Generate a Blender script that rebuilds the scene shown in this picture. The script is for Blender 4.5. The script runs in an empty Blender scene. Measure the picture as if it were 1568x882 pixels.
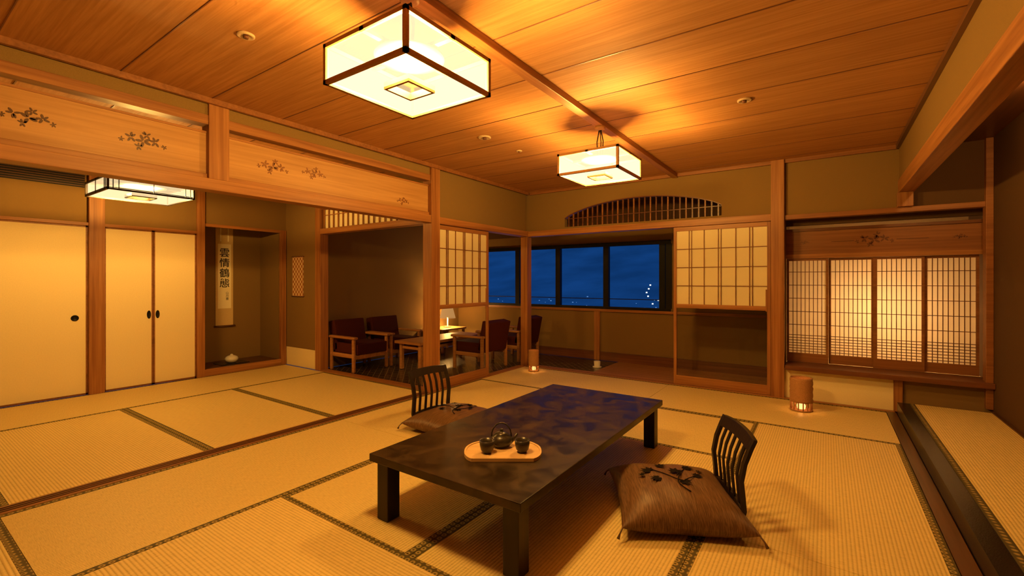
import bpy, math, random
from mathutils import Matrix, Vector
random.seed(4)
sc = bpy.context.scene
sc.view_settings.view_transform = 'Standard'
sc.view_settings.exposure = 0.0

# ------------------------------------------------------------------ materials
def newmat(name):
    m = bpy.data.materials.new(name); m.use_nodes = True
    nt = m.node_tree; nt.nodes.clear()
    out = nt.nodes.new('ShaderNodeOutputMaterial')
    return m, nt, out
def N(nt, t, **kw):
    n = nt.nodes.new(t)
    for k, v in kw.items():
        if k in n.inputs: n.inputs[k].default_value = v
        else: setattr(n, k, v)
    return n
def principled(nt, out, rough=0.6, spec=0.3, metal=0.0):
    p = nt.nodes.new('ShaderNodeBsdfPrincipled')
    p.inputs['Roughness'].default_value = rough
    p.inputs['Metallic'].default_value = metal
    p.inputs['Specular IOR Level'].default_value = spec
    nt.links.new(p.outputs[0], out.inputs[0])
    return p
def c4(c): return (c[0], c[1], c[2], 1)
def ramp(nt, src, c1, c2, p1=0.3, p2=0.7):
    r = nt.nodes.new('ShaderNodeValToRGB')
    r.color_ramp.elements[0].color = c4(c1); r.color_ramp.elements[0].position = p1
    r.color_ramp.elements[1].color = c4(c2); r.color_ramp.elements[1].position = p2
    nt.links.new(src, r.inputs[0]); return r
def mapping(nt, scale):
    tc = nt.nodes.new('ShaderNodeTexCoord'); mp = nt.nodes.new('ShaderNodeMapping')
    mp.inputs['Scale'].default_value = scale
    nt.links.new(tc.outputs['Object'], mp.inputs[0]); return mp
def bump(nt, src, p, strength=0.3, dist=0.01):
    b = nt.nodes.new('ShaderNodeBump'); b.inputs['Strength'].default_value = strength
    b.inputs['Distance'].default_value = dist
    nt.links.new(src, b.inputs['Height']); nt.links.new(b.outputs[0], p.inputs['Normal'])
def plain(name, col, rough=0.5, spec=0.3, metal=0.0, var=0.12, scale=30):
    m, nt, out = newmat(name); p = principled(nt, out, rough, spec, metal)
    mp = mapping(nt, (scale,)*3); n = N(nt, 'ShaderNodeTexNoise', Detail=4.0)
    nt.links.new(mp.outputs[0], n.inputs['Vector'])
    r = ramp(nt, n.outputs[0], [c*(1-var) for c in col], [min(1,c*(1+var)) for c in col])
    nt.links.new(r.outputs[0], p.inputs['Base Color'])
    bump(nt, n.outputs[0], p, 0.15, 0.003)
    return m
def wood(name, c1, c2, axis='Z', rough=0.45, spec=0.35, fine=45, planks=None, bmp=0.12, big=0.5):
    m, nt, out = newmat(name); p = principled(nt, out, rough, spec)
    s = [fine, fine, fine]; s['XYZ'.index(axis)] = fine*0.035
    mp = mapping(nt, s)
    n = N(nt, 'ShaderNodeTexNoise', Scale=1.0, Detail=5.0, Distortion=0.4)
    nt.links.new(mp.outputs[0], n.inputs['Vector'])
    s2 = [x*0.13 for x in s]; mp2 = mapping(nt, s2)
    n2 = N(nt, 'ShaderNodeTexNoise', Scale=1.0, Detail=2.0, Distortion=1.2)
    nt.links.new(mp2.outputs[0], n2.inputs['Vector'])
    mix = N(nt, 'ShaderNodeMath', operation='MULTIPLY_ADD'); mix.inputs[1].default_value = 1-big
    nt.links.new(n.outputs[0], mix.inputs[0])
    h = N(nt, 'ShaderNodeMath', operation='MULTIPLY'); h.inputs[1].default_value = big
    nt.links.new(n2.outputs[0], h.inputs[0]); nt.links.new(h.outputs[0], mix.inputs[2])
    r = ramp(nt, mix.outputs[0], c1, c2, 0.36, 0.64)
    last = r.outputs[0]
    if planks:
        tc = nt.nodes.new('ShaderNodeTexCoord'); sp = nt.nodes.new('ShaderNodeSeparateXYZ')
        nt.links.new(tc.outputs['Object'], sp.inputs[0])
        a = N(nt, 'ShaderNodeMath', operation='SUBTRACT'); a.inputs[1].default_value = planks[0]
        nt.links.new(sp.outputs[planks[2]], a.inputs[0])
        d = N(nt, 'ShaderNodeMath', operation='DIVIDE'); d.inputs[1].default_value = planks[1]
        nt.links.new(a.outputs[0], d.inputs[0])
        f = N(nt, 'ShaderNodeMath', operation='FLOOR'); nt.links.new(d.outputs[0], f.inputs[0])
        w = nt.nodes.new('ShaderNodeTexWhiteNoise'); w.noise_dimensions = '1D'
        nt.links.new(f.outputs[0], w.inputs['W'])
        mr = N(nt, 'ShaderNodeMapRange'); mr.inputs['To Min'].default_value = 0.93; mr.inputs['To Max'].default_value = 1.04
        nt.links.new(w.outputs[0], mr.inputs[0])
        vm = nt.nodes.new('ShaderNodeVectorMath'); vm.operation = 'SCALE'
        nt.links.new(last, vm.inputs[0]); nt.links.new(mr.outputs[0], vm.inputs['Scale'])
        last = vm.outputs[0]
    nt.links.new(last, p.inputs['Base Color'])
    bump(nt, n.outputs[0], p, bmp, 0.003)
    return m
def tatami(name, axis):
    m, nt, out = newmat(name); p = principled(nt, out, 0.5, 0.3)
    tc = nt.nodes.new('ShaderNodeTexCoord'); sp = nt.nodes.new('ShaderNodeSeparateXYZ')
    nt.links.new(tc.outputs['Object'], sp.inputs[0])
    a = N(nt, 'ShaderNodeMath', operation='MULTIPLY'); a.inputs[1].default_value = 2*math.pi/0.034
    nt.links.new(sp.outputs[axis], a.inputs[0])
    s = N(nt, 'ShaderNodeMath', operation='SINE'); nt.links.new(a.outputs[0], s.inputs[0])
    ab = N(nt, 'ShaderNodeMath', operation='ABSOLUTE'); nt.links.new(s.outputs[0], ab.inputs[0])
    sc_ = [6, 6, 6]; sc_[1-axis] = 260; sc_[axis] = 25
    mp = mapping(nt, sc_); n = N(nt, 'ShaderNodeTexNoise', Scale=1.0, Detail=3.0)
    nt.links.new(mp.outputs[0], n.inputs['Vector'])
    ad = N(nt, 'ShaderNodeMath', operation='MULTIPLY_ADD'); ad.inputs[1].default_value = 0.45
    nt.links.new(ab.outputs[0], ad.inputs[0]); nt.links.new(n.outputs[0], ad.inputs[2])
    r = ramp(nt, ad.outputs[0], (0.52,0.385,0.135), (0.84,0.665,0.27), 0.35, 0.95)
    nt.links.new(r.outputs[0], p.inputs['Base Color'])
    bump(nt, ab.outputs[0], p, 0.35, 0.004)
    return m
def heri(name):
    m, nt, out = newmat(name); p = principled(nt, out, 0.6, 0.2)
    mp = mapping(nt, (1,1,1)); v = N(nt, 'ShaderNodeTexVoronoi', Scale=28.0); v.inputs['Randomness'].default_value = 0.1
    nt.links.new(mp.outputs[0], v.inputs['Vector'])
    r = ramp(nt, v.outputs['Distance'], (0.42,0.31,0.10), (0.085,0.07,0.028), 0.28, 0.44)
    e = r.color_ramp.elements.new(0.14); e.color=(0.10,0.08,0.03,1)
    r.color_ramp.elements[0].color=(0.10,0.08,0.03,1)
    e2 = r.color_ramp.elements.new(0.2); e2.color=(0.42,0.31,0.10,1)
    nt.links.new(r.outputs[0], p.inputs['Base Color']); return m
def emis(name, col, st, transp=0.0):
    m, nt, out = newmat(name); e = N(nt, 'ShaderNodeEmission', Strength=st); e.inputs[0].default_value = c4(col)
    if transp > 0:
        t = nt.nodes.new('ShaderNodeBsdfTransparent'); mx = nt.nodes.new('ShaderNodeMixShader')
        mx.inputs[0].default_value = transp
        nt.links.new(e.outputs[0], mx.inputs[1]); nt.links.new(t.outputs[0], mx.inputs[2]); nt.links.new(mx.outputs[0], out.inputs[0])
    else: nt.links.new(e.outputs[0], out.inputs[0])
    return m
def paper(name, col, tr=0.4):
    m, nt, out = newmat(name)
    d = nt.nodes.new('ShaderNodeBsdfDiffuse'); t = nt.nodes.new('ShaderNodeBsdfTranslucent')
    mp = mapping(nt, (60,60,60)); n = N(nt, 'ShaderNodeTexNoise', Detail=4.0); nt.links.new(mp.outputs[0], n.inputs['Vector'])
    r = ramp(nt, n.outputs[0], [c*0.93 for c in col], col)
    nt.links.new(r.outputs[0], d.inputs[0]); nt.links.new(r.outputs[0], t.inputs[0])
    mx = nt.nodes.new('ShaderNodeMixShader'); mx.inputs[0].default_value = tr
    nt.links.new(d.outputs[0], mx.inputs[1]); nt.links.new(t.outputs[0], mx.inputs[2]); nt.links.new(mx.outputs[0], out.inputs[0])
    return m
def glass(name):
    m, nt, out = newmat(name)
    t = nt.nodes.new('ShaderNodeBsdfTransparent'); t.inputs[0].default_value = (0.93,0.93,0.9,1)
    g = N(nt, 'ShaderNodeBsdfGlossy', Roughness=0.03)
    fr = N(nt, 'ShaderNodeFresnel', IOR=1.3); mx = nt.nodes.new('ShaderNodeMixShader')
    nt.links.new(fr.outputs[0], mx.inputs[0]); nt.links.new(t.outputs[0], mx.inputs[1]); nt.links.new(g.outputs[0], mx.inputs[2])
    nt.links.new(mx.outputs[0], out.inputs[0]); return m
def cushionmat(name):
    m, nt, out = newmat(name); p = principled(nt, out, 0.45, 0.35)
    mp = mapping(nt, (260, 13, 30)); n = N(nt, 'ShaderNodeTexNoise', Scale=1.0, Detail=4.0)
    nt.links.new(mp.outputs[0], n.inputs['Vector'])
    r = ramp(nt, n.outputs[0], (0.085,0.042,0.02), (0.20,0.11,0.052), 0.38, 0.66)
    nt.links.new(r.outputs[0], p.inputs['Base Color']); bump(nt, n.outputs[0], p, 0.15, 0.002); return m
def tile(name):
    m, nt, out = newmat(name); p = principled(nt, out, 0.25, 0.5)
    tc = nt.nodes.new('ShaderNodeTexCoord'); mp = nt.nodes.new('ShaderNodeMapping'); mp.inputs['Rotation'].default_value = (0,0,math.radians(45))
    nt.links.new(tc.outputs['Object'], mp.inputs[0])
    b = nt.nodes.new('ShaderNodeTexBrick'); b.inputs['Color1'].default_value = (0.035,0.022,0.015,1); b.inputs['Color2'].default_value = (0.055,0.035,0.02,1)
    b.inputs['Mortar'].default_value = (0.22,0.15,0.08,1); b.inputs['Scale'].default_value = 3.0; b.inputs['Mortar Size'].default_value = 0.012
    nt.links.new(mp.outputs[0], b.inputs['Vector']); nt.links.new(b.outputs[0], p.inputs['Base Color']); return m
def weave(name):
    m, nt, out = newmat(name); p = principled(nt, out, 0.7, 0.1)
    mp = mapping(nt, (1,1,1)); mp.inputs['Location'].default_value=(0.003,0.012,0.003)
    ch = N(nt, 'ShaderNodeTexChecker', Scale=26.0)
    ch.inputs[1].default_value = (0.70,0.52,0.30,1); ch.inputs[2].default_value = (0.36,0.14,0.06,1)
    nt.links.new(mp.outputs[0], ch.inputs[0]); nt.links.new(ch.outputs[0], p.inputs['Base Color']); return m
def tabletop(name):
    m, nt, out = newmat(name); p = principled(nt, out, 0.4, 0.35)
    mp = mapping(nt, (7,7,7)); n = N(nt, 'ShaderNodeTexNoise', Scale=1.0, Detail=8.0, Distortion=0.8)
    nt.links.new(mp.outputs[0], n.inputs['Vector'])
    r = ramp(nt, n.outputs[0], (0.010,0.006,0.003), (0.048,0.027,0.011), 0.38, 0.68)
    nt.links.new(r.outputs[0], p.inputs['Base Color'])
    r2 = ramp(nt, n.outputs[0], (0.28,0.28,0.28), (0.5,0.5,0.5), 0.3, 0.7)
    nt.links.new(r2.outputs[0], p.inputs['Roughness']); return m

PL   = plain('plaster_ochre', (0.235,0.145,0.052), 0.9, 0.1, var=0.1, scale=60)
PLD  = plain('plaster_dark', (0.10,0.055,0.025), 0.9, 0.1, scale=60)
WHT  = plain('fusuma_paper', (0.90,0.77,0.44), 0.8, 0.15, var=0.03, scale=20)
WC1, WC2 = (0.23,0.085,0.024), (0.44,0.195,0.062)
WX = wood('cypress_x', WC1, WC2, 'X'); WY = wood('cypress_y', WC1, WC2, 'Y'); WZ = wood('cypress_z', WC1, WC2, 'Z')
CEIL = wood('ceiling_cedar', (0.36,0.165,0.055), (0.48,0.24,0.088), 'X', 0.7, 0.2, 70, planks=(0.98,0.53,1), bmp=0.03, big=0.3)
PAN  = wood('transom_cedar', (0.40,0.20,0.065), (0.56,0.31,0.12), 'Y', 0.45)
PANX = wood('transom_cedar_x', (0.20,0.075,0.025), (0.32,0.13,0.045), 'X', 0.45)
DKX = wood('dark_wood_x', (0.10,0.035,0.016), (0.19,0.07,0.03), 'X', 0.35)
DKY = wood('dark_wood_y', (0.07,0.03,0.012), (0.14,0.06,0.025), 'Y', 0.35)
TBL = tabletop('table_lacquer')
TBLZ= wood('table_leg_lacquer', (0.010,0.006,0.003), (0.024,0.014,0.007), 'Z', 0.4, 0.3, 30)
BLK = plain('black_lacquer', (0.012,0.009,0.008), 0.25, 0.4)
BLKM= plain('black_frame', (0.006,0.006,0.007), 0.5, 0.2)
BLKW= wood('ebonised_wood', (0.006,0.0035,0.002), (0.018,0.010,0.006), 'Z', 0.38, 0.35)
LFM = plain('lamp_frame_wood', (0.34,0.16,0.055), 0.5, 0.3)
TX = tatami('tatami_rib_x', 1); TY = tatami('tatami_rib_y', 0); HE = heri('tatami_border_brocade')
SHJ = paper('shoji_paper', (0.92,0.82,0.54), 0.08)
SHB = paper('shoji_paper_backlit', (0.88,0.76,0.55), 0.6)
LP = emis('lantern_paper', (1.0,0.80,0.46), 1.75, 0.36)
LP2 = emis('lantern_paper_soft', (1.0,0.76,0.40), 1.6, 0.5)
LPC = emis('lamp_center_glow', (1.0,0.66,0.26), 0.6, 0.25)
GL = glass('clear_glass')
CUS = cushionmat('cushion_satin'); LEAF = plain('leaf_embroidery', (0.006,0.004,0.002), 0.7, 0.1)
FAB = plain('burgundy_fabric', (0.065,0.013,0.010), 0.85, 0.1, scale=150)
ARMW = wood('chair_wood', (0.33,0.145,0.05), (0.5,0.24,0.09), 'X')
TILE = tile('dark_floor_tile'); WEAVE = weave('woven_panel')
WFL = wood('corridor_boards', (0.30,0.14,0.05), (0.45,0.22,0.09), 'X')
TRAY = wood('tray_wood', (0.62,0.40,0.18), (0.78,0.55,0.28), 'X', 0.5)
CER = plain('iron_glaze_ceramic', (0.035,0.03,0.026), 0.3, 0.5)
PORC = plain('white_porcelain', (0.8,0.75,0.65), 0.25, 0.5, var=0.03)
SCRM = plain('scroll_mount', (0.66,0.50,0.26), 0.8, 0.1, var=0.15, scale=80)
SCRP = plain('scroll_paper', (0.92,0.84,0.6), 0.8, 0.1, var=0.03)
INK = plain('ink', (0.01,0.01,0.01), 0.6)
BARK = plain('lantern_bark', (0.42,0.22,0.10), 0.8, 0.2, var=0.35, scale=50)
GLOW = emis('candle_glow', (1.0,0.42,0.12), 2.6)
DIM = emis('lamp_shade_glow', (1.0,0.72,0.36), 3.0)
MET = plain('metal_white', (0.6,0.45,0.28), 0.4, 0.4)
FOREST_HAZE = plain('forest_haze', (0.62,0.62,0.60), 0.95, 0.0, scale=0.012, var=0.2)  # pale hill colour has the dusk haze painted into it
TOWN = emis('town_light', (0.18,0.42,0.9), 0.8)
TOWNB = emis('town_light_bright', (0.8,0.9,1.0), 1.6)

# ------------------------------------------------------------------ builder
class B:
    def __init__(s, name, M=None):
        s.name=name; s.v=[]; s.f=[]; s.mi=[]; s.sm=[]; s.mats=[]; s.M=M or Matrix()
    def add(s, vs, fs, mat, smooth=False, M=None):
        T = M if M is not None else Matrix()
        o = len(s.v)
        if mat not in s.mats: s.mats.append(mat)
        k = s.mats.index(mat)
        s.v += [tuple(T @ Vector(v)) for v in vs]
        for f in fs: s.f.append([i+o for i in f]); s.mi.append(k); s.sm.append(smooth)
    def box(s, x0,x1,y0,y1,z0,z1, mat, M=None):
        if x0>x1:x0,x1=x1,x0
        if y0>y1:y0,y1=y1,y0
        if z0>z1:z0,z1=z1,z0
        vs=[(x0,y0,z0),(x1,y0,z0),(x1,y1,z0),(x0,y1,z0),(x0,y0,z1),(x1,y0,z1),(x1,y1,z1),(x0,y1,z1)]
        s.add(vs,[(0,3,2,1),(4,5,6,7),(0,1,5,4),(1,2,6,5),(2,3,7,6),(3,0,4,7)],mat,False,M)
    def lathe(s, prof, c, mat, n=28, M=None, smooth=True):
        vs=[];fs=[]
        for r,z in prof:
            for i in range(n):
                a=2*math.pi*i/n; vs.append((c[0]+r*math.cos(a),c[1]+r*math.sin(a),c[2]+z))
        for j in range(len(prof)-1):
            for i in range(n):
                fs.append((j*n+i,j*n+(i+1)%n,(j+1)*n+(i+1)%n,(j+1)*n+i))
        fs.append(tuple(range(n-1,-1,-1))); m=(len(prof)-1)*n; fs.append(tuple(m+i for i in range(n)))
        s.add(vs,fs,mat,smooth,M)
    def tube(s, pts, r, mat, n=10, M=None):
        pts=[Vector(p) for p in pts]; vs=[];fs=[]
        rs = r if isinstance(r,(list,tuple)) else [r]*len(pts)
        for j,p in enumerate(pts):
            d=(pts[min(j+1,len(pts)-1)]-pts[max(j-1,0)]).normalized()
            up=Vector((0,0,1)) if abs(d.z)<0.9 else Vector((0,1,0))
            a=d.cross(up).normalized(); b=d.cross(a)
            for i in range(n):
                t=2*math.pi*i/n; vs.append(tuple(p+(a*math.cos(t)+b*math.sin(t))*rs[j]))
        for j in range(len(pts)-1):
            for i in range(n): fs.append((j*n+i,j*n+(i+1)%n,(j+1)*n+(i+1)%n,(j+1)*n+i))
        fs.append(tuple(range(n-1,-1,-1))); m=(len(pts)-1)*n; fs.append(tuple(m+i for i in range(n)))
        s.add(vs,fs,mat,True,M)
    def bar(s, pts, wy, t, mat, M=None):
        vs=[];fs=[];P=[Vector(p) for p in pts]
        for j,p in enumerate(P):
            d=(P[min(j+1,len(P)-1)]-P[max(j-1,0)]).normalized(); nn=Vector((d.z,0,-d.x))*t/2
            for sx,sy in ((-1,-1),(1,-1),(1,1),(-1,1)): vs.append(tuple(p+nn*sx+Vector((0,sy*wy/2,0))))
        for j in range(len(P)-1):
            for i in range(4): fs.append((j*4+i,j*4+(i+1)%4,(j+1)*4+(i+1)%4,(j+1)*4+i))
        fs.append((3,2,1,0)); m=(len(P)-1)*4; fs.append((m,m+1,m+2,m+3))
        s.add(vs,fs,mat,False,M)
    def prism(s, poly, plane, d0, d1, mat, M=None):
        n=len(poly)
        def P(a,b,d):
            return (a,d,b) if plane=='XZ' else ((d,a,b) if plane=='YZ' else (a,b,d))
        vs=[P(a,b,d0) for a,b in poly]+[P(a,b,d1) for a,b in poly]
        fs=[tuple(range(n)),tuple(range(2*n-1,n-1,-1))]+[(i,(i+1)%n,n+(i+1)%n,n+i) for i in range(n)]
        s.add(vs,fs,mat,False,M)
    def build(s, bevel=0.0, parent=None):
        me=bpy.data.meshes.new(s.name); me.from_pydata(s.v,[],s.f)
        for m in s.mats: me.materials.append(m)
        for p,k,sm in zip(me.polygons,s.mi,s.sm): p.material_index=k; p.use_smooth=sm
        me.update()
        import bmesh
        bm=bmesh.new(); bm.from_mesh(me); bmesh.ops.recalc_face_normals(bm,faces=bm.faces); bm.to_mesh(me); bm.free()
        o=bpy.data.objects.new(s.name,me); sc.collection.objects.link(o); o.matrix_world=s.M
        if bevel>0:
            bv=o.modifiers.new('bevel','BEVEL'); bv.width=bevel; bv.segments=2; bv.limit_method='ANGLE'; bv.angle_limit=math.radians(50)
        if parent: o.parent=parent
        return o
def light(name, loc, power, col, r=0.05, parent=None):
    l=bpy.data.lights.new(name,'POINT'); l.energy=power; l.color=col; l.shadow_soft_size=r
    o=bpy.data.objects.new(name,l); o.location=loc; sc.collection.objects.link(o)
    if parent: o.parent=parent
    return o

XL=-3.82; YB=5.92; CZ=2.65; YS=-2.2; XA=-6.95; XR=1.25; XE=0.57
# ------------------------------------------------------------------ room shell
b=B('floor'); b.box(-7.7,1.4,-2.3,7.2,-0.14,-0.035,DKX); b.build()
b=B('floor_tile'); b.box(-6.14,-2.75,3.96,6.99,-0.03,-0.005,TILE); b.build()
b=B('floor_corridor_boards'); b.box(-2.74,-0.47,6.0,6.99,-0.03,0.0,WFL)
for i in range(8): b.box(-2.74,-0.47,6.1+i*0.12,6.104+i*0.12,0.0,0.001,DKX)
b.build()

# tatami
a_,b_,c_,d_,e_=-3.765,-2.7,-1.62,-0.54,0.49
mats=[(a_,b_,0.46,2.6,'y'),(a_,b_,2.6,4.7,'y'),(b_,d_,0.46,1.5,'x'),(d_,e_,0.41,2.53,'y'),
(b_,c_,1.5,3.63,'y'),(c_,d_,1.5,3.63,'y'),(b_,d_,3.63,4.7,'x'),(d_,e_,2.53,4.7,'y'),
(c_,e_,4.7,5.83,'x'),(a_,c_,4.7,5.83,'x'),(a_,c_,-0.62,0.46,'x'),(c_,d_,-0.62,0.46,'y'),(d_,e_,-0.62,0.41,'y'),(a_,c_,-2.2,-0.62,'x'),(c_,e_,-2.2,-0.62,'x'),
(-6.93,-5.85,0.48,2.61,'y'),(-6.93,-5.85,2.61,3.82,'y'),(-6.93,-5.85,-2.2,0.48,'y'),(-5.85,-3.9,-0.58,0.48,'x'),(-5.85,-3.9,0.48,1.56,'x'),(-5.85,-3.9,1.56,2.61,'x'),(-5.85,-3.9,2.61,3.82,'x'),(-5.85,-3.9,-2.2,-0.58,'x')]
b=B('tatami_mats'); hw=0.036; g=0.0015
for x0,x1,y0,y1,ax in mats:
    x0+=g;x1-=g;y0+=g;y1-=g
    if ax=='y':
        b.box(x0+hw,x1-hw,y0,y1,-0.03,0.0,TY); b.box(x0,x0+hw,y0,y1,-0.03,0.0015,HE); b.box(x1-hw,x1,y0,y1,-0.03,0.0015,HE)
    else:
        b.box(x0,x1,y0+hw,y1-hw,-0.03,0.0,TX); b.box(x0,x1,y0,y0+hw,-0.03,0.0015,HE); b.box(x0,x1,y1-hw,y1,-0.03,0.0015,HE)
b.build()
b=B('trim_threshold_track')
b.box(-3.895,-3.77,YS,5.85,-0.03,0.004,WY)
for x in (-3.865,-3.835,-3.805): b.box(x,x+0.008,YS,3.8,0.004,0.009,DKY)
b.build()
b=B('trim_floor_right'); b.box(0.493,0.568,YS,5.83,-0.03,0.004,DKY); b.build()
b=B('trim_threshold_back'); b.box(-3.77,-0.46,5.835,5.995,-0.03,0.006,WX); b.box(-3.77,-0.46,5.88,5.885,0.006,0.01,DKX); b.box(-0.46,0.56,5.835,5.90,-0.03,0.006,WX); b.build()
b=B('trim_threshold_nook'); b.box(-6.0,-3.9,3.825,3.955,-0.03,0.012,WX); b.build()

# ceilings
b=B('ceiling'); b.box(XL,0.6,YS,YB,CZ,CZ+0.1,CEIL)
y=0.98-0.53*6
while y<YB:
    if y>YS: b.box(XL,0.6,y-0.003,y+0.003,CZ-0.003,CZ,DKX)
    y+=0.53
b.build()
b=B('ceiling_annex'); b.box(-7.6,XL-0.06,YS,3.9,2.6,2.7,CEIL)
for i in range(12): b.box(-6.95,XL-0.06,YS+0.3+i*0.5,YS+0.308+i*0.5,2.595,2.6,DKX)
b.build()
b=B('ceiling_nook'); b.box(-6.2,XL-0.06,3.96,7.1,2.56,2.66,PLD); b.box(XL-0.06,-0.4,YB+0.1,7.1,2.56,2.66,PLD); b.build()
b=B('ceiling_platform'); b.box(0.71,1.35,YS,6.0,2.6,2.7,DKY); b.build()
b=B('trim_ceiling_beam'); b.box(-1.605,-1.535,YS,YB-0.01,CZ-0.05,CZ,WY); b.build(0.004)
b=B('trim_ceiling_edge')
b.box(XL+0.06,XL+0.09,YS,YB-0.06,CZ-0.04,CZ,PANX); b.box(XL+0.09,0.58,YB-0.04,YB-0.01,CZ-0.04,CZ,PANX); b.box(0.57,0.6,YS,YB-0.05,CZ-0.04,CZ,DKY)
b.build()

# left boundary wall (X=XL)
w=0.055
b=B('wall_left_header'); b.box(XL-w*0.7,XL+w*0.7,YS,3.80,2.53,CZ,PL); b.build()  # strip of plaster wall above the beam
b=B('wall_left'); b.box(XL-w*0.6,XL+w*0.6,3.94,5.86,2.055,CZ,PL); b.build()
b=B('trim_lintel_left'); 
b.box(XL-0.065,XL+0.065,YS,3.80,1.975,2.06,WY)
b.box(XL-0.065,XL+0.065,3.94,5.86,1.975,2.055,WY)
b.box(XL-0.03,XL+0.03,YS,1.50,2.06,2.099,WY); b.box(XL-0.03,XL+0.03,1.64,3.80,2.06,2.099,WY)
b.build(0.003)
b=B('trim_beam_left'); b.box(XL-0.05,XL+0.05,YS,3.80,2.46,2.53,WY); b.build(0.003)
def flower(b,cy,cz,s,plane,d0,d1,mat):  # dark flat petals stand in for the darkness of carved cutouts
    rnd=random.Random(int(cy*100))
    for i,(dy,dz,r) in enumerate([(0,0.0,0.045),(-0.075,0.015,0.035),(0.075,0.01,0.035),(0.02,0.05,0.028),(-0.03,-0.045,0.026),(0.13,-0.015,0.018),(-0.13,-0.01,0.018)]):
        for k in range(5):
            a=math.pi*2*k/5+rnd.random()
            px,pz=cy+dy*s+math.cos(a)*r*s*0.6, cz+dz*s+math.sin(a)*r*s*0.6
            poly=[(px+math.cos(a)*r*s*0.5*math.cos(t)-math.sin(a)*r*s*0.22*math.sin(t), pz+math.sin(a)*r*s*0.5*math.cos(t)+math.cos(a)*r*s*0.22*math.sin(t)) for t in [j*math.pi/4 for j in range(8)]]
            b.prism(poly,plane,d0,d1,mat)
b=B('ranma_carved_panel'); b.box(XL-0.012,XL+0.012,YS+0.005,1.499,2.10,2.40,PAN)
b.box(XL-0.02,XL+0.02,YS+0.005,1.499,2.40,2.415,WY)
for cy,s in ((0.58,0.8),(1.12,0.9),(-0.3,1.0)): flower(b,cy,2.245,s,'YZ',XL+0.012,XL+0.0145,DKY)
b.build()
b=B('ranma_carved_panel'); b.box(XL-0.012,XL+0.012,1.641,3.799,2.10,2.40,PAN)
b.box(XL-0.02,XL+0.02,1.641,3.799,2.40,2.415,WY)
for cy,s,z in ((2.0,0.9,2.25),(2.37,0.8,2.27),(3.42,0.6,2.17)): flower(b,cy,z,s,'YZ',XL+0.012,XL+0.0145,PANX)
b.build()
b=B('trim_post_short'); b.box(XL-0.06,XL+0.06,1.50,1.64,2.06,CZ,WZ); b.build(0.003)
b=B('trim_post_left'); b.box(XL-0.07,XL+0.07,3.80,3.94,0.0,CZ,WZ); b.build(0.003)
b=B('trim_post_corner'); b.box(XL-0.06,XL+0.06,5.86,5.98,0.0,2.06,WZ); b.build(0.003)

# back wall Y=YB
b=B('wall_back')
y0,y1=YB,YB+0.08
ax0,ax1=-3.147,-1.03; az=2.085; 
def arc(x):
    u=(x-(ax0+ax1)/2)/((ax1-ax0)/2); return 2.22+0.20*(1-u*u)**0.8 if abs(u)<1 else 2.22
b.box(XL-0.05,ax0,y0,y1,2.055,CZ,PL); b.box(ax1,-0.51,y0,y1,2.055,CZ,PL); b.box(ax0,ax1,y0,y1,2.055,az,PL)
n=28
for i in range(n):
    xa=ax0+(ax1-ax0)*i/n; xb=ax0+(ax1-ax0)*(i+1)/n
    b.prism([(xa,arc(xa)),(xb,arc(xb)),(xb,CZ),(xa,CZ)],'XZ',y0,y1,PL)
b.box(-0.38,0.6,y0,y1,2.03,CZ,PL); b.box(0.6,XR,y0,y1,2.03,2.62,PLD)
b.box(-0.38,0.555,y0,y1,0.0,0.325,WHT); b.box(0.625,XR,y0,y1,0.0,0.325,PL)
b.build()
b=B('trim_arched_lattice')
x=ax0+0.05; k=0
while x<ax1-0.02:
    b.box(x-0.009,x+0.009,YB+0.03,YB+0.05,az,arc(x),PANX if k%3==1 else DKX); x+=0.075; k+=1
b.box(ax0,ax1,YB+0.025,YB+0.03,2.20,2.21,DKX)
for i in range(n):
    xa=ax0+(ax1-ax0)*i/n; xb=ax0+(ax1-ax0)*(i+1)/n
    b.prism([(xa,arc(xa)-0.012),(xb,arc(xb)-0.012),(xb,arc(xb)),(xa,arc(xa))],'XZ',YB-0.004,YB+0.06,DKX)
b.build()
b=B('trim_lintel_back'); b.box(XL+0.065,-0.51,YB-0.05,YB+0.08,1.975,2.055,WX); b.box(-0.38,XR,YB-0.03,YB+0.08,1.98,2.03,PANX); b.build(0.003)
b=B('trim_post_back'); b.box(-0.51,-0.38,YB-0.06,YB+0.07,0.0,CZ-0.001,WZ); b.build(0.003)
b=B('trim_post_stub'); b.box(0.555,0.625,YB-0.03,YB+0.07,0.0,0.32,WZ); b.box(0.58,0.70,YB-0.08,YB,2.03,2.17,WZ); b.build(0.003)
b=B('trim_beam_right'); b.box(0.59,0.71,YS,YB-0.001,2.17,2.30,WY); b.build(0.004)
b=B('wall_beam_right'); b.box(0.60,0.70,YS,YB,2.30,CZ+0.05,PL); b.build()
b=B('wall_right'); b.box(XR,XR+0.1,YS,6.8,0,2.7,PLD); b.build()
b=B('trim_post_right'); b.box(XR-0.05,XR-0.001,YB-0.06,YB+0.05,0.13,2.6,PANX); b.build(0.003)
b=B('wall_front'); b.box(-7.1,1.4,YS-0.1,YS,0,2.75,PL); b.build()

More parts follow.
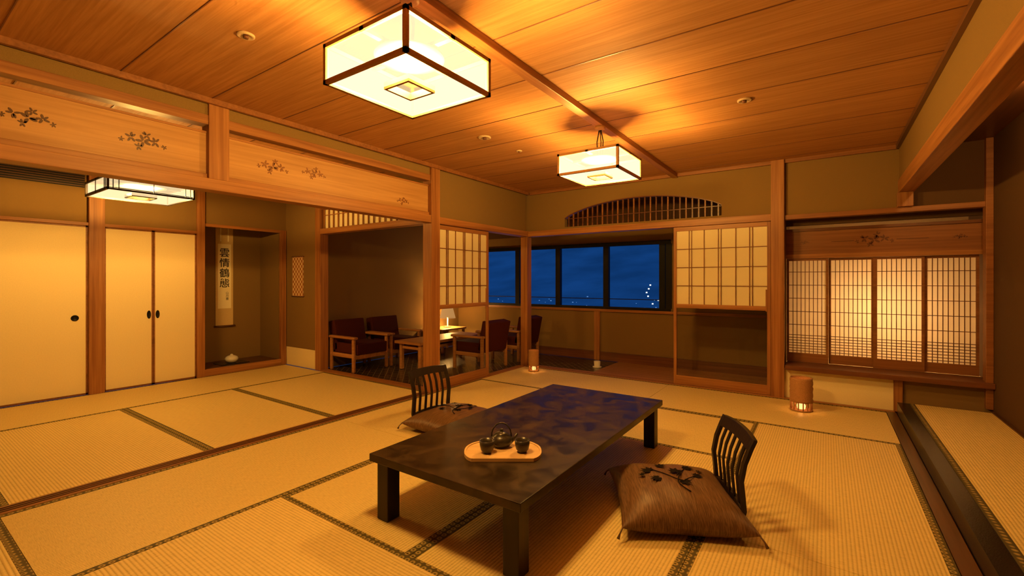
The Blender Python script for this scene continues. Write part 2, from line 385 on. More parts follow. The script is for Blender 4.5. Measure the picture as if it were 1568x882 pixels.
# shoin alcove
b=B('trim_shoin_ledge'); b.box(-0.37,XR-0.001,5.80,6.18,0.325,0.375,DKX); b.build(0.004)
b=B('wall_shoin_lightbox')
b.box(-0.45,-0.38,YB+0.08,6.99,0.0,2.6,PL); b.box(-0.38,XR,6.75,6.8,0,2.6,WHT); b.box(-0.38,XR,YB+0.08,6.75,2.25,2.3,PLD); b.box(-0.38,XR,6.19,6.75,0.3,0.36,WHT)  # includes an unseen pale box added to enclose the backlight behind the screens
b.box(-0.38,XR,6.14,6.20,1.93,2.25,PLD)
b.build()
b=B('trim_shoin_transom'); b.box(-0.38,XR-0.001,6.14,6.17,1.60,1.86,PANX); b.box(-0.38,XR-0.001,6.12,6.20,1.555,1.60,WX)
flower(b,0.42,1.735,1.1,'XZ',6.137,6.14,DKX); b.box(0.05,0.25,6.137,6.14,1.73,1.736,DKX); b.box(0.6,0.85,6.137,6.14,1.73,1.736,DKX)
flower(b,-0.2,1.735,0.3,'XZ',6.137,6.14,DKX); flower(b,1.08,1.735,0.35,'XZ',6.137,6.14,DKX)
b.box(-0.38,XR-0.001,6.12,6.20,1.86,1.89,DKX)
b.build()
sx0,sx1=-0.375,1.22; pw=(sx1-sx0)/4
for k in range(4):
    b=B('shoin_shoji_screen'); x0=sx0+k*pw+0.001; x1=x0+pw-0.002; yy=6.15+(0.03 if k in(1,3) else 0)
    z0,z1=0.377,1.553
    b.box(x0,x0+0.022,yy,yy+0.025,z0,z1,PANX); b.box(x1-0.022,x1,yy,yy+0.025,z0,z1,PANX); b.box(x0+0.022,x1-0.022,yy,yy+0.025,z0,z0+0.10,PANX); b.box(x0+0.022,x1-0.022,yy,yy+0.025,z1-0.025,z1,PANX)
    b.add([(x0+0.02,yy+0.018,z0+0.09),(x1-0.02,yy+0.018,z0+0.09),(x1-0.02,yy+0.018,z1-0.02),(x0+0.02,yy+0.018,z1-0.02)],[(0,1,2,3)],SHB)
    for i in range(1,9):
        x=x0+0.022+(pw-0.046)*i/9; b.box(x-0.0032,x+0.0032,yy+0.004,yy+0.014,z0+0.1,z1-0.025,DKX)
    for z in (0.50,0.53,0.56,0.59,0.62,0.65,0.68,0.80,0.95,1.10,1.25,1.40): b.box(x0+0.022,x1-0.022,yy+0.005,yy+0.013,z-0.0032,z+0.0032,DKX)
    if k in (1,2):  # meeting stiles overlap so no backlight slips between the leaves
        b.box(x0-0.012 if k==2 else x1-0.022, x0+0.022 if k==2 else x1+0.012, yy+(-0.002 if k==2 else 0.026), yy+(0.0 if k==2 else 0.028), z0, z1, PANX)
    b.build()
sl=B('shoin_backlight_fixture'); sl.box(0.35,0.60,6.70,6.745,0.95,1.03,MET); slo=sl.build()
light('bulb',(0.47,6.64,0.99),18,(1,0.60,0.27),0.05,slo)

# raised platform right
b=B('platform_tatami')
b.box(0.572,0.66,YS+0.01,5.79,0.0,0.115,BLK); b.box(0.66,0.70,YS+0.01,5.79,0.0,0.118,HE); b.box(0.70,XR-0.03,YS+0.01,5.79,0.0,0.116,TY)
b.box(XR-0.03,XR-0.003,YS+0.01,5.79,0.0,0.125,DKY)
b.build()
b=B('ceiling_downlight_square'); b.box(0.86,1.02,4.0,4.16,2.585,2.6,MET); b.box(0.88,1.0,4.02,4.14,2.58,2.585,DIM); o=b.build()
light('bulb',(0.94,4.08,2.5),34,(1,0.48,0.12),0.05,o)

# annex wall X=XA
b=B('wall_annex')
b.box(XA-0.12,XA-0.04,YS,2.62,0,2.62,PLD)
b.box(XA-0.04,XA,YS,1.52,1.965,2.6,PL); b.box(XA-0.04,XA,1.68,2.62,1.965,2.6,PL)
b.box(XA-0.05,XA,2.71,3.85,2.08,2.6,PL)
b.box(-7.65,-7.56,2.6,3.85,0,2.4,PL); b.box(-7.56,XA-0.12,2.61,2.68,0,2.4,PL); b.box(-7.56,XA-0.05,3.76,3.85,0,2.4,PL)
b.box(-7.56,XA-0.05,2.68,3.76,2.3,2.38,PLD)
b.box(XA-0.3,-6.13,3.85,3.95,0.28,2.6,PL); b.box(XA,-6.13,3.85,3.94,0.0,0.28,WHT)
b.box(-6.0,XL-0.07,3.85,3.93,2.36,2.6,PL)
b.build()
b=B('trim_annex_posts')
b.box(XA-0.03,XA+0.05,1.53,1.67,0,2.6,WZ); b.box(XA-0.03,XA+0.04,2.62,2.71,0,2.6,WZ); b.box(XA-0.03,XA+0.03,3.76,3.84,0.0,2.08,WZ)
b.box(-6.13,-6.0,3.83,3.96,0,2.6,WZ)
b.build(0.003)
b=B('trim_annex_lintel')
b.box(XA-0.03,XA+0.03,YS,1.53,1.93,1.965,WY); b.box(XA-0.03,XA+0.03,1.67,2.62,1.93,1.965,WY); b.box(XA-0.03,XA+0.02,2.71,3.76,2.04,2.08,WY)
b.build(0.002)
b=B('trim_nook_lintel')
b.box(-6.0,XL-0.07,3.83,3.95,1.975,2.05,WX); b.box(-6.0,XL-0.07,3.84,3.94,2.33,2.36,WX)
b.build(0.002)
b=B('ranma_shoji_grid')
b.add([(-5.99,3.90,2.052),(-3.9,3.90,2.052),(-3.9,3.90,2.328),(-5.99,3.90,2.328)],[(0,1,2,3)],SHJ)
x=-5.98
while x<-3.9: b.box(x-0.006,x+0.006,3.875,3.89,2.052,2.328,WZ); x+=0.11
b.box(-5.99,-3.9,3.873,3.889,2.24,2.25,WX)
b.build()
def fusuma(y0,y1,hy,oval=False):
    b=B('fusuma_sliding_door'); x=XA+0.0
    b.box(x-0.03,x,y0,y1,0.003,1.93,WHT)
    for ya,yb in ((y0,y0+0.016),(y1-0.016,y1)): b.box(x-0.03,x+0.004,ya,yb,0.003,1.93,PANX)
    b.box(x-0.03,x+0.004,y0,y1,0.003,0.022,PANX); b.box(x-0.03,x+0.004,y0,y1,1.912,1.93,PANX)
    T=Matrix.Translation((x,hy,0.88))@Matrix.Rotation(math.radians(90),4,'Y')
    if oval: T=T@Matrix.Diagonal((1.5,0.6,1,1))
    b.lathe([(0.034,0),(0.034,0.006),(0.026,0.006),(0.022,0.002),(0.001,0.002)],(0,0,0),BLKM,20,T)
    b.build()
fusuma(0.58,1.528,1.42); fusuma(-0.40,0.575,-0.3); fusuma(-1.4,-0.405,-0.5)
fusuma(1.672,2.143,2.10,True); fusuma(2.147,2.618,2.19,True)
b=B('air_vent_grille'); b.box(XA,XA+0.02,0.2,1.50,2.36,2.54,BLKM)
for i in range(7): b.box(XA+0.02,XA+0.03,0.2,1.50,2.37+i*0.025,2.378+i*0.025,DKY)
b.build()
b=B('tokonoma_floor_board'); b.box(-7.559,XA-0.03,2.681,3.759,0,0.09,DKY); b.box(XA-0.03,XA+0.03,2.711,3.759,0.0,0.095,WY); b.build(0.003)
# scroll
b=B('hanging_scroll'); xs=-7.555
b.box(xs,xs+0.006,3.10,3.345,0.62,2.14,SCRM); b.box(xs+0.006,xs+0.009,3.13,3.315,0.88,1.86,SCRP)
b.tube([(xs+0.014,3.075,0.61),(xs+0.014,3.37,0.61)],0.014,DKY); b.tube([(xs+0.01,3.09,2.14),(xs+0.01,3.355,2.14)],0.008,DKY)
b.tube([(xs+0.01,3.12,2.14),(xs+0.01,3.22,2.2),(xs+0.01,3.325,2.14)],0.002,DKY)
for yy in (3.17,3.275): b.box(xs+0.006,xs+0.008,yy-0.008,yy+0.008,1.9,2.13,SCRP)
so=b.build()
for i,ch in enumerate('雲情鶴態'):
    cu=bpy.data.curves.new('calligraphy','FONT'); cu.body=ch; cu.size=0.145; cu.align_x='CENTER'; cu.align_y='CENTER'; cu.extrude=0.0005; cu.offset=0.0012
    cu.materials.append(INK); o=bpy.data.objects.new('calligraphy_%d'%(i+1),cu); o.location=(xs+0.011,3.222,1.72-0.155*i); o.rotation_euler=(math.radians(90),0,math.radians(90)); sc.collection.objects.link(o); o.parent=so
cu=bpy.data.curves.new('signature','FONT'); cu.body='山\n月\n書'; cu.size=0.045; cu.align_x='CENTER'; cu.materials.append(INK)
o=bpy.data.objects.new('signature',cu); o.location=(xs+0.011,3.26,1.10); o.rotation_euler=(math.radians(90),0,math.radians(90)); sc.collection.objects.link(o); o.parent=so
b=B('incense_jar')
b.box(-7.33,-7.07,2.98,3.36,0.091,0.10,BLK); b.lathe([(0.03,0),(0.06,0.01),(0.085,0.04),(0.088,0.06),(0.075,0.085),(0.05,0.1),(0.02,0.108),(0.018,0.12),(0.006,0.127)],(-7.2,3.17,0.10),PORC); b.build()
b=B('woven_wall_hanging'); b.box(-6.74,-6.46,3.835,3.849,1.07,1.66,WEAVE); b.tube([(-6.76,3.84,1.665),(-6.44,3.84,1.665)],0.008,DKX); b.tube([(-6.76,3.84,1.065),(-6.44,3.84,1.065)],0.008,DKX); b.build()

# nook / corridor shell
b=B('wall_nook_left'); b.box(-6.25,-6.15,3.96,7.0,0,2.6,PL); b.build()
b=B('wall_window'); wx0,wx1=-6.0,-1.92
b.box(-6.25,-0.38,7.0,7.1,0,0.84,PL); b.box(-6.25,-0.38,7.0,7.1,1.92,2.10,PL); b.box(-6.25,-0.38,7.0,7.1,2.10,2.6,PLD); b.box(-6.25,wx0,7.0,7.1,0.84,1.92,PL); b.box(wx1,-0.38,7.0,7.1,0.84,1.92,PL); b.build()  # top band coloured darker to paint in the dimness behind the arched lattice
b=B('baseboard_window'); b.box(-6.14,-0.46,6.97,6.999,0.0,0.14,DKX); b.box(-6.14,-0.46,6.96,6.999,0.80,0.84,WX); b.box(-3.15,-3.05,6.95,6.969,0.0,0.80,WZ); b.build()
b=B('window_1')
b.box(wx0,wx1,6.98,7.06,0.84,0.88,BLKM); b.box(wx0,wx1,6.98,7.06,1.86,1.92,BLKM)
for x in (-5.97,-5.55,-4.70,-3.85,-2.96,-2.05,-1.95): b.box(x-0.045,x+0.045,6.985,7.055,0.88,1.86,BLKM)
b.box(wx0,wx1,7.03,7.04,1.0,1.012,BLKM)
b.build()

# ------------------------------------------------------------------ shoji doors with glass bottom
def shoji(name,M,W):
    b=B(name,M); H=1.972
    b.box(0,0.035,-0.015,0.015,0.008,H,WZ); b.box(W-0.035,W,-0.015,0.015,0.008,H,WZ)
    b.box(0.035,W-0.035,-0.015,0.015,H-0.05,H,WX); b.box(0.035,W-0.035,-0.015,0.015,0.96,1.01,WX); b.box(0.035,W-0.035,-0.015,0.015,0.008,0.115,WX)
    b.add([(0.03,0.003,1.0),(W-0.03,0.003,1.0),(W-0.03,0.003,H-0.04),(0.03,0.003,H-0.04)],[(0,1,2,3)],SHJ)
    b.add([(0.03,0.0,0.11),(W-0.03,0.0,0.11),(W-0.03,0.0,0.97),(0.03,0.0,0.97)],[(0,1,2,3)],GL)
    z0,z1=1.01,H-0.05
    for i in range(1,4): z=z0+(z1-z0)*i/4; b.box(0.035,W-0.035,-0.012,0.0,z-0.004,z+0.004,PANX)
    wi=W-0.07
    for f in (0.15,0.18,0.325,0.485,0.515,0.675,0.82,0.85): b.box(0.035+wi*f-0.004,0.035+wi*f+0.004,-0.012,0.0,z0,z1,PANX)
    b.box(W-0.05,W-0.035,-0.016,0.016,0.95,1.2,WZ)
    return b.build(0.0015)
shoji('shoji_sliding_door',Matrix.Translation((-1.585,5.91,0)),1.07)
shoji('shoji_sliding_door',Matrix.Translation((XL,3.945,0))@Matrix.Rotation(math.radians(90),4,'Z'),1.01)

# ------------------------------------------------------------------ pendant lamps
OR=(1.0,0.525,0.108)
def lamp(cx,cy,zb,s,h,ceil,power,grid=False):
    b=B('pendant_lantern_lamp'); r=s/2; t=0.009 if not grid else 0.007; fm=LFM if not grid else BLKW
    z1=zb+h
    for z in (zb,z1-2*t):
        b.box(cx-r,cx+r,cy-r,cy-r+2*t,z,z+2*t,fm); b.box(cx-r,cx+r,cy+r-2*t,cy+r,z,z+2*t,fm)
        b.box(cx-r,cx-r+2*t,cy-r,cy+r,z,z+2*t,fm); b.box(cx+r-2*t,cx+r,cy-r,cy+r,z,z+2*t,fm)
    for sx in(-1,1):
        for sy in(-1,1): b.box(cx+sx*r,cx+sx*(r-2*t),cy+sy*r,cy+sy*(r-2*t),zb,z1,fm)
    q=r-t; a=zb+t; c=z1-t; P=LP2 if grid else LP
    b.add([(cx-q,cy-q,a),(cx+q,cy-q,a),(cx+q,cy-q,c),(cx-q,cy-q,c)],[(0,1,2,3)],P)
    b.add([(cx-q,cy+q,a),(cx+q,cy+q,a),(cx+q,cy+q,c),(cx-q,cy+q,c)],[(0,1,2,3)],P)
    b.add([(cx-q,cy-q,a),(cx-q,cy+q,a),(cx-q,cy+q,c),(cx-q,cy-q,c)],[(0,1,2,3)],P)
    b.add([(cx+q,cy-q,a),(cx+q,cy+q,a),(cx+q,cy+q,c),(cx+q,cy-q,c)],[(0,1,2,3)],P)
    k=s*0.13
    vs=[(cx-q,cy-q,a),(cx+q,cy-q,a),(cx+q,cy+q,a),(cx-q,cy+q,a),(cx-k,cy-k,a),(cx+k,cy-k,a),(cx+k,cy+k,a),(cx-k,cy+k,a)]
    b.add(vs,[(0,1,5,4),(1,2,6,5),(2,3,7,6),(3,0,4,7)],P)
    for sx in(-1,1):
        b.box(cx+sx*k,cx+sx*(k+0.012),cy-k-0.012,cy+k+0.012,zb-0.002,zb+0.03,fm); b.box(cx-k,cx+k,cy+sx*k,cy+sx*(k+0.012),zb-0.002,zb+0.03,fm)
    b.add([(cx-k,cy-k,zb+0.028),(cx+k,cy-k,zb+0.028),(cx+k,cy+k,zb+0.028),(cx-k,cy+k,zb+0.028)],[(0,1,2,3)],LPC)
    if grid:
        for f in (0.14,0.86):
            z=zb+h*f
            b.box(cx-r,cx+r,cy-r-0.001,cy-r+0.004,z-0.003,z+0.003,fm); b.box(cx+r-0.004,cx+r+0.001,cy-r,cy+r,z-0.003,z+0.003,fm)
            b.box(cx-r,cx+r,cy+r-0.004,cy+r+0.001,z-0.003,z+0.003,fm); b.box(cx-r-0.001,cx-r+0.004,cy-r,cy+r,z-0.003,z+0.003,fm)
        for f in (-0.88,-0.76,0.76,0.88,0):
            for sg in (-1,1):
                b.box(cx+f*r-0.003,cx+f*r+0.003,cy+sg*r-0.003,cy+sg*r+0.003,zb,z1,fm); b.box(cx+sg*r-0.003,cx+sg*r+0.003,cy+f*r-0.003,cy+f*r+0.003,zb,z1,fm)
    b.box(cx-r,cx+r,cy-0.012,cy+0.012,z1-0.02,z1-0.002,fm); b.box(cx-0.012,cx+0.012,cy-r,cy+r,z1-0.02,z1-0.002,fm)
    pr=s*0.30; b.lathe([(pr,0),(pr,0.006)],(cx,cy,z1-0.03),MET,32)  # opaque disc added to keep direct bulb light off the ceiling above
    b.lathe([(0.03,0),(0.045,0.012),(0.045,0.03)],(cx,cy,ceil-0.03),fm,20)
    for sx in (-0.02,0.02): b.tube([(cx+sx,cy,z1-0.01),(cx+sx*1.4,cy,(z1+ceil)/2),(cx+sx*0.4,cy,ceil-0.03)],0.0045,BLKM)
    b.tube([(cx,cy,z1-0.03),(cx,cy+0.02,(z1+ceil)/2),(cx,cy,ceil-0.03)],0.004,BLKM)
    o=b.build()
    rr=s*0.17
    for i in range(4):
        a2=math.pi/4+i*math.pi/2
        light('bulb',(cx+rr*math.cos(a2),cy+rr*math.sin(a2),zb+h*0.42),power/4,OR,0.05 if not grid else 0.04,o)
    return o
lamp(-1.57,1.45,2.17,0.53,0.178,CZ-0.05,455)
lamp(-1.57,3.585,2.17,0.53,0.178,CZ-0.05,395)
lamp(-5.4,1.57,2.09,0.66,0.135,2.6,330,True)

def downlight(x,y,r):
    b=B('ceiling_downlight'); b.lathe([(r,0),(r,-0.008),(r*0.75,-0.012),(r*0.6,-0.004),(0.001,-0.004)],(x,y,CZ),MET,24)
    b.lathe([(r*0.3,-0.003),(r*0.3,-0.02),(0.001,-0.02)],(x,y,CZ),DKX,16); b.build()
downlight(-2.62,1.226,0.045); downlight(-2.64,3.374,0.06); downlight(-2.62,3.93,0.03); downlight(-0.5,3.78,0.05)

# ------------------------------------------------------------------ low table
b=B('low_table'); tx0,tx1,ty0,ty1=-2.05,-1.06,1.60,3.63
b.box(tx0,tx1,ty0,ty1,0.318,0.36,TBL); b.box(tx0+0.06,tx1-0.06,ty0+0.06,ty1-0.06,0.28,0.318,TBL)
for x in (tx0+0.03,tx1-0.03-0.085):
    for y in (ty0+0.03,ty1-0.03-0.085): b.box(x,x+0.085,y,y+0.085,0.002,0.318,TBLZ)
b.build(0.004)

# tray with tea set
tc=Vector((-1.45,2.015,0.361))
Mt=Matrix.Translation(tc)@Matrix.Rotation(math.radians(34.6),4,'Z')
b=B('serving_tray',Mt)
poly=[]
for i in range(48):
    a=2*math.pi*i/48; ca,sa=math.cos(a),math.sin(a)
    x=0.21*math.copysign(abs(ca)**0.75,ca); y=0.165*math.copysign(abs(sa)**0.85,sa); y=max(y,-0.12) ; poly.append((x,y))
b.prism(poly,'XY',0.0,0.012,TRAY)
poly2=[(x*0.95,y*0.94) for x,y in poly]
n=len(poly)
vs=[(x,y,0.012) for x,y in poly]+[(x,y,0.017) for x,y in poly]+[(x,y,0.017) for x,y in poly2]+[(x,y,0.0125) for x,y in poly2]
fs=[]
for k in range(3):
    for i in range(n): fs.append((k*n+i,k*n+(i+1)%n,(k+1)*n+(i+1)%n,(k+1)*n+i))
b.add(vs,fs,TRAY); b.build()
for dx,dy in ((-0.085,-0.03),(0.105,-0.02)):
    b=B('tea_cup',Mt); b.lathe([(0.022,0),(0.024,0.006),(0.034,0.018),(0.040,0.045),(0.041,0.068),(0.037,0.068),(0.034,0.04),(0.02,0.016),(0.001,0.014)],(dx,dy,0.013),CER); b.build()
b=B('teapot',Mt); cx,cy=-0.01,0.07
b.lathe([(0.035,0),(0.05,0.008),(0.062,0.028),(0.062,0.042),(0.052,0.06),(0.036,0.067),(0.036,0.071),(0.02,0.079),(0.008,0.082),(0.010,0.090),(0.009,0.096),(0.003,0.099)],(cx,cy,0.013),CER)
b.tube([(cx+0.05,cy,0.040),(cx+0.072,cy-0.004,0.058),(cx+0.088,cy-0.008,0.085)],[0.015,0.010,0.007],CER)
b.tube([(cx+0.056*math.cos(t),cy,0.068+0.075*math.sin(t)) for t in [math.pi*i/12 for i in range(13)]],0.004,CER)
b.build()

# ------------------------------------------------------------------ legless chairs + zabuton
def csurf(u,v,a,bb,h):
    return (u*a*(1-0.07*(1-v*v)), v*bb*(1-0.07*(1-u*u)), h*max(0.0,(1-abs(u)**3.0)*(1-abs(v)**3.0))**0.5)
def cushion(M,a,bb,h,lrot=0):
    b=B('floor_cushion',M); n=40; vs=[];fs=[]
    for sgn in (1,-1):
        for i in range(n+1):
            for j in range(n+1):
                u=math.sin(math.pi/2*(-1+2*i/n)); v=math.sin(math.pi/2*(-1+2*j/n)); x,y,z=csurf(u,v,a,bb,h)
                z=z*0.62 if sgn>0 else -min(z*0.5,0.05)
                z+=0.006*math.sin(u*9+v*4)*(1-u*u)*(1-v*v)*sgn
                vs.append((x,y,0.052+z))
    m=(n+1)*(n+1)
    for s in (0,1):
        for i in range(n):
            for j in range(n):
                q=[s*m+i*(n+1)+j,s*m+(i+1)*(n+1)+j,s*m+(i+1)*(n+1)+j+1,s*m+i*(n+1)+j+1]
                fs.append(q if s==0 else q[::-1])
    b.add(vs,fs,CUS,True)
    def top(x,y):
        u=max(-1,min(1,x/a)); v=max(-1,min(1,y/bb)); return 0.052+csurf(u,v,a,bb,h)[2]*0.62+0.004+0.006*abs(math.sin(u*9+v*4)*(1-u*u)*(1-v*v))
    L=math.radians(lrot); cL,sL=math.cos(L),math.sin(L)
    def R(x,y): return (x*cL-y*sL, x*sL+y*cL)
    rnd=random.Random(7)
    for (lx,ly,r) in [(-0.11,0.08,0.062),(-0.03,0.14,0.052),(0.03,0.05,0.065),(0.11,0.11,0.058),(-0.09,-0.02,0.055),(0.13,0.01,0.05),(0.04,-0.06,0.055),(0.17,0.07,0.034),(-0.16,0.03,0.034)]:
        lx,ly=R(lx,ly); rot=math.atan2(ly,lx)+rnd.uniform(-.6,.6)
        for k in range(-3,4):
            al=rot+k*0.62; ln=r*(1.0,0.92,0.72,0.45)[abs(k)]; wd=r*0.17
            ca,sa=math.cos(al),math.sin(al); bx,by=lx,ly
            P=[(bx,by),(bx+ca*ln*0.5-sa*wd,by+sa*ln*0.5+ca*wd),(bx+ca*ln,by+sa*ln),(bx+ca*ln*0.5+sa*wd,by+sa*ln*0.5-ca*wd)]
            b.add([(x,y,top(x,y)) for x,y in P],[(0,1,2,3)],LEAF)
    pts=[R(0.03-0.03*math.sin(i*0.5),-0.18+0.027*i) for i in range(10)]
    b.tube([(x,y,top(x,y)) for x,y in pts],0.003,LEAF,6)
    for q0,q1 in (((0.03,-0.06),(-0.1,0.09)),((0.02,0.0),(0.1,0.1)),((0.02,-0.08),(0.12,0.0))):
        pp=[R(q0[0]+(q1[0]-q0[0])*t/5,q0[1]+(q1[1]-q0[1])*t/5) for t in range(6)]
        b.tube([(x,y,top(x,y)) for x,y in pp],0.0025,LEAF,6)
    for sx in (-1,1):
        for sy in (-1,1):
            x,y=sx*a,sy*bb
            b.tube([(x*0.98,y*0.98,0.052),(x*1.03,y*1.03,0.03),(x*1.06,y*1.05,0.006)],[0.004,0.004,0.008],CUS,8)
    return b.build()
def zaisu(M):
    b=B('legless_chair',M)
    b.box(-0.22,0.2,-0.20,0.20,0.004,0.018,BLKW)
    prof=[(-0.20,0.012),(-0.245,0.04),(-0.262,0.12),(-0.255,0.20),(-0.248,0.27),(-0.265,0.36),(-0.295,0.44),(-0.315,0.485)]
    def P(z):
        for (x0,z0),(x1,z1) in zip(prof,prof[1:]):
            if z0<=z<=z1: return x0+(x1-x0)*(z-z0)/(z1-z0)
        return prof[-1][0]
    W=0.215
    for y in (-W,W): b.bar([(x,y,z) for x,z in prof],0.034,0.02,BLKW)
    zs=[0.10+0.35*i/8 for i in range(9)]
    for i in range(5):
        y=-0.14+0.07*i; b.bar([(P(z)-0.006,y,z) for z in zs],0.024,0.01,BLKW)
    for zc,hh in ((0.10,0.04),(0.455,0.062)):
        vs=[];fs=[];n=12
        for i in range(n+1):
            y=-W-0.012+(2*W+0.024)*i/n; k=1-(y/W)**2; xo=-0.014*k; zz=zc+0.012*k
            for dx,dz in ((-0.011,-hh/2),(0.011,-hh/2),(0.011,hh/2),(-0.011,hh/2)): vs.append((P(zc+dz)+xo+dx,y,zz+dz))
        for i in range(n):
            for j in range(4): fs.append((i*4+j,i*4+(j+1)%4,(i+1)*4+(j+1)%4,(i+1)*4+j))
        fs+= [(0,1,2,3),(n*4+3,n*4+2,n*4+1,n*4)]
        b.add(vs,fs,BLKW)
    return b.build(0.002)
def chairset(cx,cy,ang,coff=0.03,lrot=0,a=0.31,bb=0.34,h=0.17):
    M=Matrix.Translation((cx,cy,0))@Matrix.Rotation(math.radians(ang),4,'Z')
    zaisu(M); cushion(M@Matrix.Translation((coff,0,0.016)),a,bb,h,lrot)
chairset(-2.74,3.03,-2,lrot=35)
chairset(-0.68,2.67,208,coff=0.04,lrot=187,a=0.33,bb=0.36,h=0.19)

# ------------------------------------------------------------------ floor lanterns
def lantern(x,y,h,r):
    b=B('floor_lantern')
    b.lathe([(r,0.0),(r,0.012),(r*0.95,0.014)],(x,y,0.002),BARK,24)
    for i in range(14):
        a=2*math.pi*i/14; b.tube([(x+r*0.93*math.cos(a),y+r*0.93*math.sin(a),0.01),(x+r*0.93*math.cos(a),y+r*0.93*math.sin(a),h*0.28)],r*0.06,BARK,6)
    n=28; vs=[];fs=[]
    lv=[h*0.26]+[h*(0.26+0.72*(j+1)/12) for j in range(12)]
    for rr in (1.0,0.9):
        for j,z in enumerate(lv):
            for i in range(n):
                a=2*math.pi*i/n; q=r*rr*(1+(0.035*math.sin(j*2.1+i*1.7)+0.02*(j%2) if rr==1 else 0)); vs.append((x+q*math.cos(a),y+q*math.sin(a),z))
    m=len(lv)*n
    for k in (0,1):
        for j in range(len(lv)-1):
            for i in range(n): fs.append((k*m+j*n+i,k*m+j*n+(i+1)%n,k*m+(j+1)*n+(i+1)%n,k*m+(j+1)*n+i))
    for j in (0,len(lv)-1):
        for i in range(n): fs.append((j*n+i,j*n+(i+1)%n,m+j*n+(i+1)%n,m+j*n+i))
    b.add(vs,fs,BARK,True)
    b.lathe([(r*0.35,0),(r*0.4,h*0.1),(r*0.25,h*0.2),(r*0.05,h*0.28)],(x,y,0.014),GLOW,12)
    o=b.build(); light('candle',(x,y,h*0.4),0.8,(1,0.4,0.1),0.02,o)
lantern(-0.205,5.42,0.335,0.098); lantern(-3.47,5.58,0.31,0.075)
b=B('small_floor_light'); b.lathe([(0.07,0),(0.07,0.01),(0.045,0.015),(0.05,0.09),(0.035,0.095)],(-2.85,6.4,-0.004),PORC,20); b.build()

# ------------------------------------------------------------------ nook furniture
def armchair(M):
    b=B('armchair',M)
    for y in (-0.29,0.29):
        b.box(0.22,0.27,y-0.02,y+0.02,0.0,0.47,ARMW); b.box(-0.30,-0.25,y-0.02,y+0.02,0.0,0.47,ARMW); b.box(-0.31,0.30,y-0.035,y+0.035,0.47,0.505,ARMW); b.box(-0.25,0.22,y-0.012,y+0.012,0.20,0.26,ARMW)
    b.box(0.235,0.26,-0.27,0.27,0.18,0.25,ARMW)
    b.box(-0.24,0.29,-0.262,0.262,0.25,0.40,FAB)
    T=Matrix.Translation((-0.24,0,0.40))@Matrix.Rotation(math.radians(-12),4,'Y')
    b.box(-0.09,0.05,-0.262,0.262,-0.12,0.32,FAB,T)
    return b.build(0.018)
def RZ(x,y,a): return Matrix.Translation((x,y,0))@Matrix.Rotation(math.radians(a),4,'Z')
armchair(RZ(-5.72,4.30,0)); armchair(RZ(-5.72,4.97,0)); armchair(RZ(-4.32,5.40,180)); armchair(RZ(-4.32,6.34,180))
b=B('coffee_table'); b.box(-5.25,-4.72,4.55,6.0,0.38,0.42,ARMW)
for x in (-5.2,-4.81):
    for y in (4.6,5.91): b.box(x,x+0.05,y,y+0.05,0,0.38,ARMW)
b.box(-5.18,-4.79,4.62,5.93,0.30,0.34,ARMW); b.build(0.004)
b=B('side_table'); b.box(-6.1,-5.6,5.95,6.6,0.40,0.43,ARMW)
for x in (-6.08,-5.66):
    for y in (5.97,6.54): b.box(x,x+0.04,y,y+0.04,0,0.40,ARMW)
b.build(0.003)
b=B('table_lamp'); b.lathe([(0.07,0),(0.07,0.015),(0.012,0.025),(0.012,0.18)],(-5.85,6.35,0.43),MET,20)
vs=[];fs=[];n=24
for r,z in ((0.15,0.17),(0.10,0.36)):
    for i in range(n): a=2*math.pi*i/n; vs.append((-5.85+r*math.cos(a),6.35+r*math.sin(a),0.43+z))
fs=[(i,(i+1)%n,n+(i+1)%n,n+i) for i in range(n)]
b.add(vs,fs,emis('shade',(1,0.50,0.16),0.55,0.35),True); o=b.build()
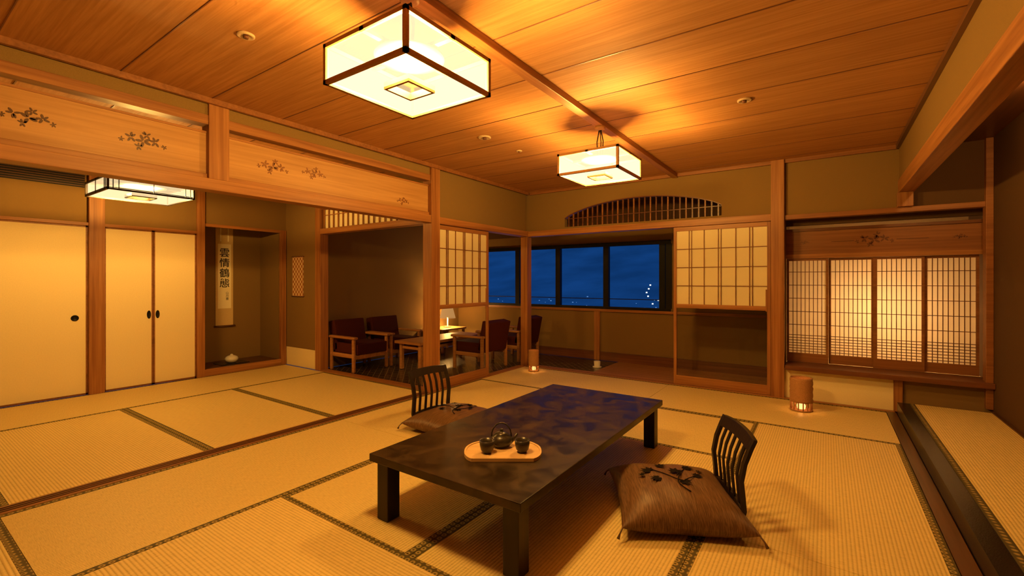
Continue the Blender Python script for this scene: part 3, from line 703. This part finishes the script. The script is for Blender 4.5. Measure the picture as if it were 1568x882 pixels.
light('bulb',(-5.85,6.35,0.70),60,(1,0.52,0.14),0.04,o)

# ------------------------------------------------------------------ outdoors
b=B('hillside'); vs=[];fs=[]; nx,ny=60,10
for j in range(ny+1):
    for i in range(nx+1):
        x=-260+i*7; y=60+j*22; hgt=-14+ (j/ny)**1.5*(62+3*math.sin(i*0.13)); vs.append((x,y,hgt))
for j in range(ny):
    for i in range(nx): q=j*(nx+1)+i; fs.append((q,q+1,q+nx+2,q+nx+1))
b.add(vs,fs,FOREST_HAZE,True); b.build()
b=B('town_lights')
for i in range(150):
    y=random.uniform(60,120); x=random.uniform(-1.0,-0.25)*y
    g_=-14+(((y-60)/220)**1.5)*62
    z=g_+random.random()*1.5+0.6; s=random.uniform(0.04,0.12)
    b.box(x-s*1.6,x+s*1.6,y-s,y+s,z-s*0.8,z+s*0.8,TOWN)
for i in range(6):
    y=85; x=-26.5+random.uniform(-1.2,1.2)*1.2; z=-3.0+i*0.7; b.box(x-0.12,x+0.12,y-0.1,y+0.1,z-0.12,z+0.12,TOWNB)
b.build()
wd=bpy.data.worlds.new('dusk'); sc.world=wd; wd.use_nodes=True; nt=wd.node_tree; nt.nodes.clear()
out=nt.nodes.new('ShaderNodeOutputWorld'); bg=nt.nodes.new('ShaderNodeBackground'); tcn=nt.nodes.new('ShaderNodeTexCoord'); sp=nt.nodes.new('ShaderNodeSeparateXYZ')
nt.links.new(tcn.outputs['Generated'],sp.inputs[0]); r=ramp(nt,sp.outputs[2],(0.008,0.08,0.30),(0.007,0.062,0.27),0.0,0.35)
nt.links.new(r.outputs[0],bg.inputs[0]); bg.inputs[1].default_value=1.0; nt.links.new(bg.outputs[0],out.inputs[0])

# ------------------------------------------------------------------ camera
cd=bpy.data.cameras.new('camera'); co=bpy.data.objects.new('camera',cd); sc.collection.objects.link(co)
co.location=(0,0,1.3); co.rotation_euler=(math.radians(90),0,math.radians(34.6)); cd.lens=16.0; cd.sensor_width=36; cd.shift_y=-0.007; cd.clip_start=0.02; cd.clip_end=1000
sc.camera=co
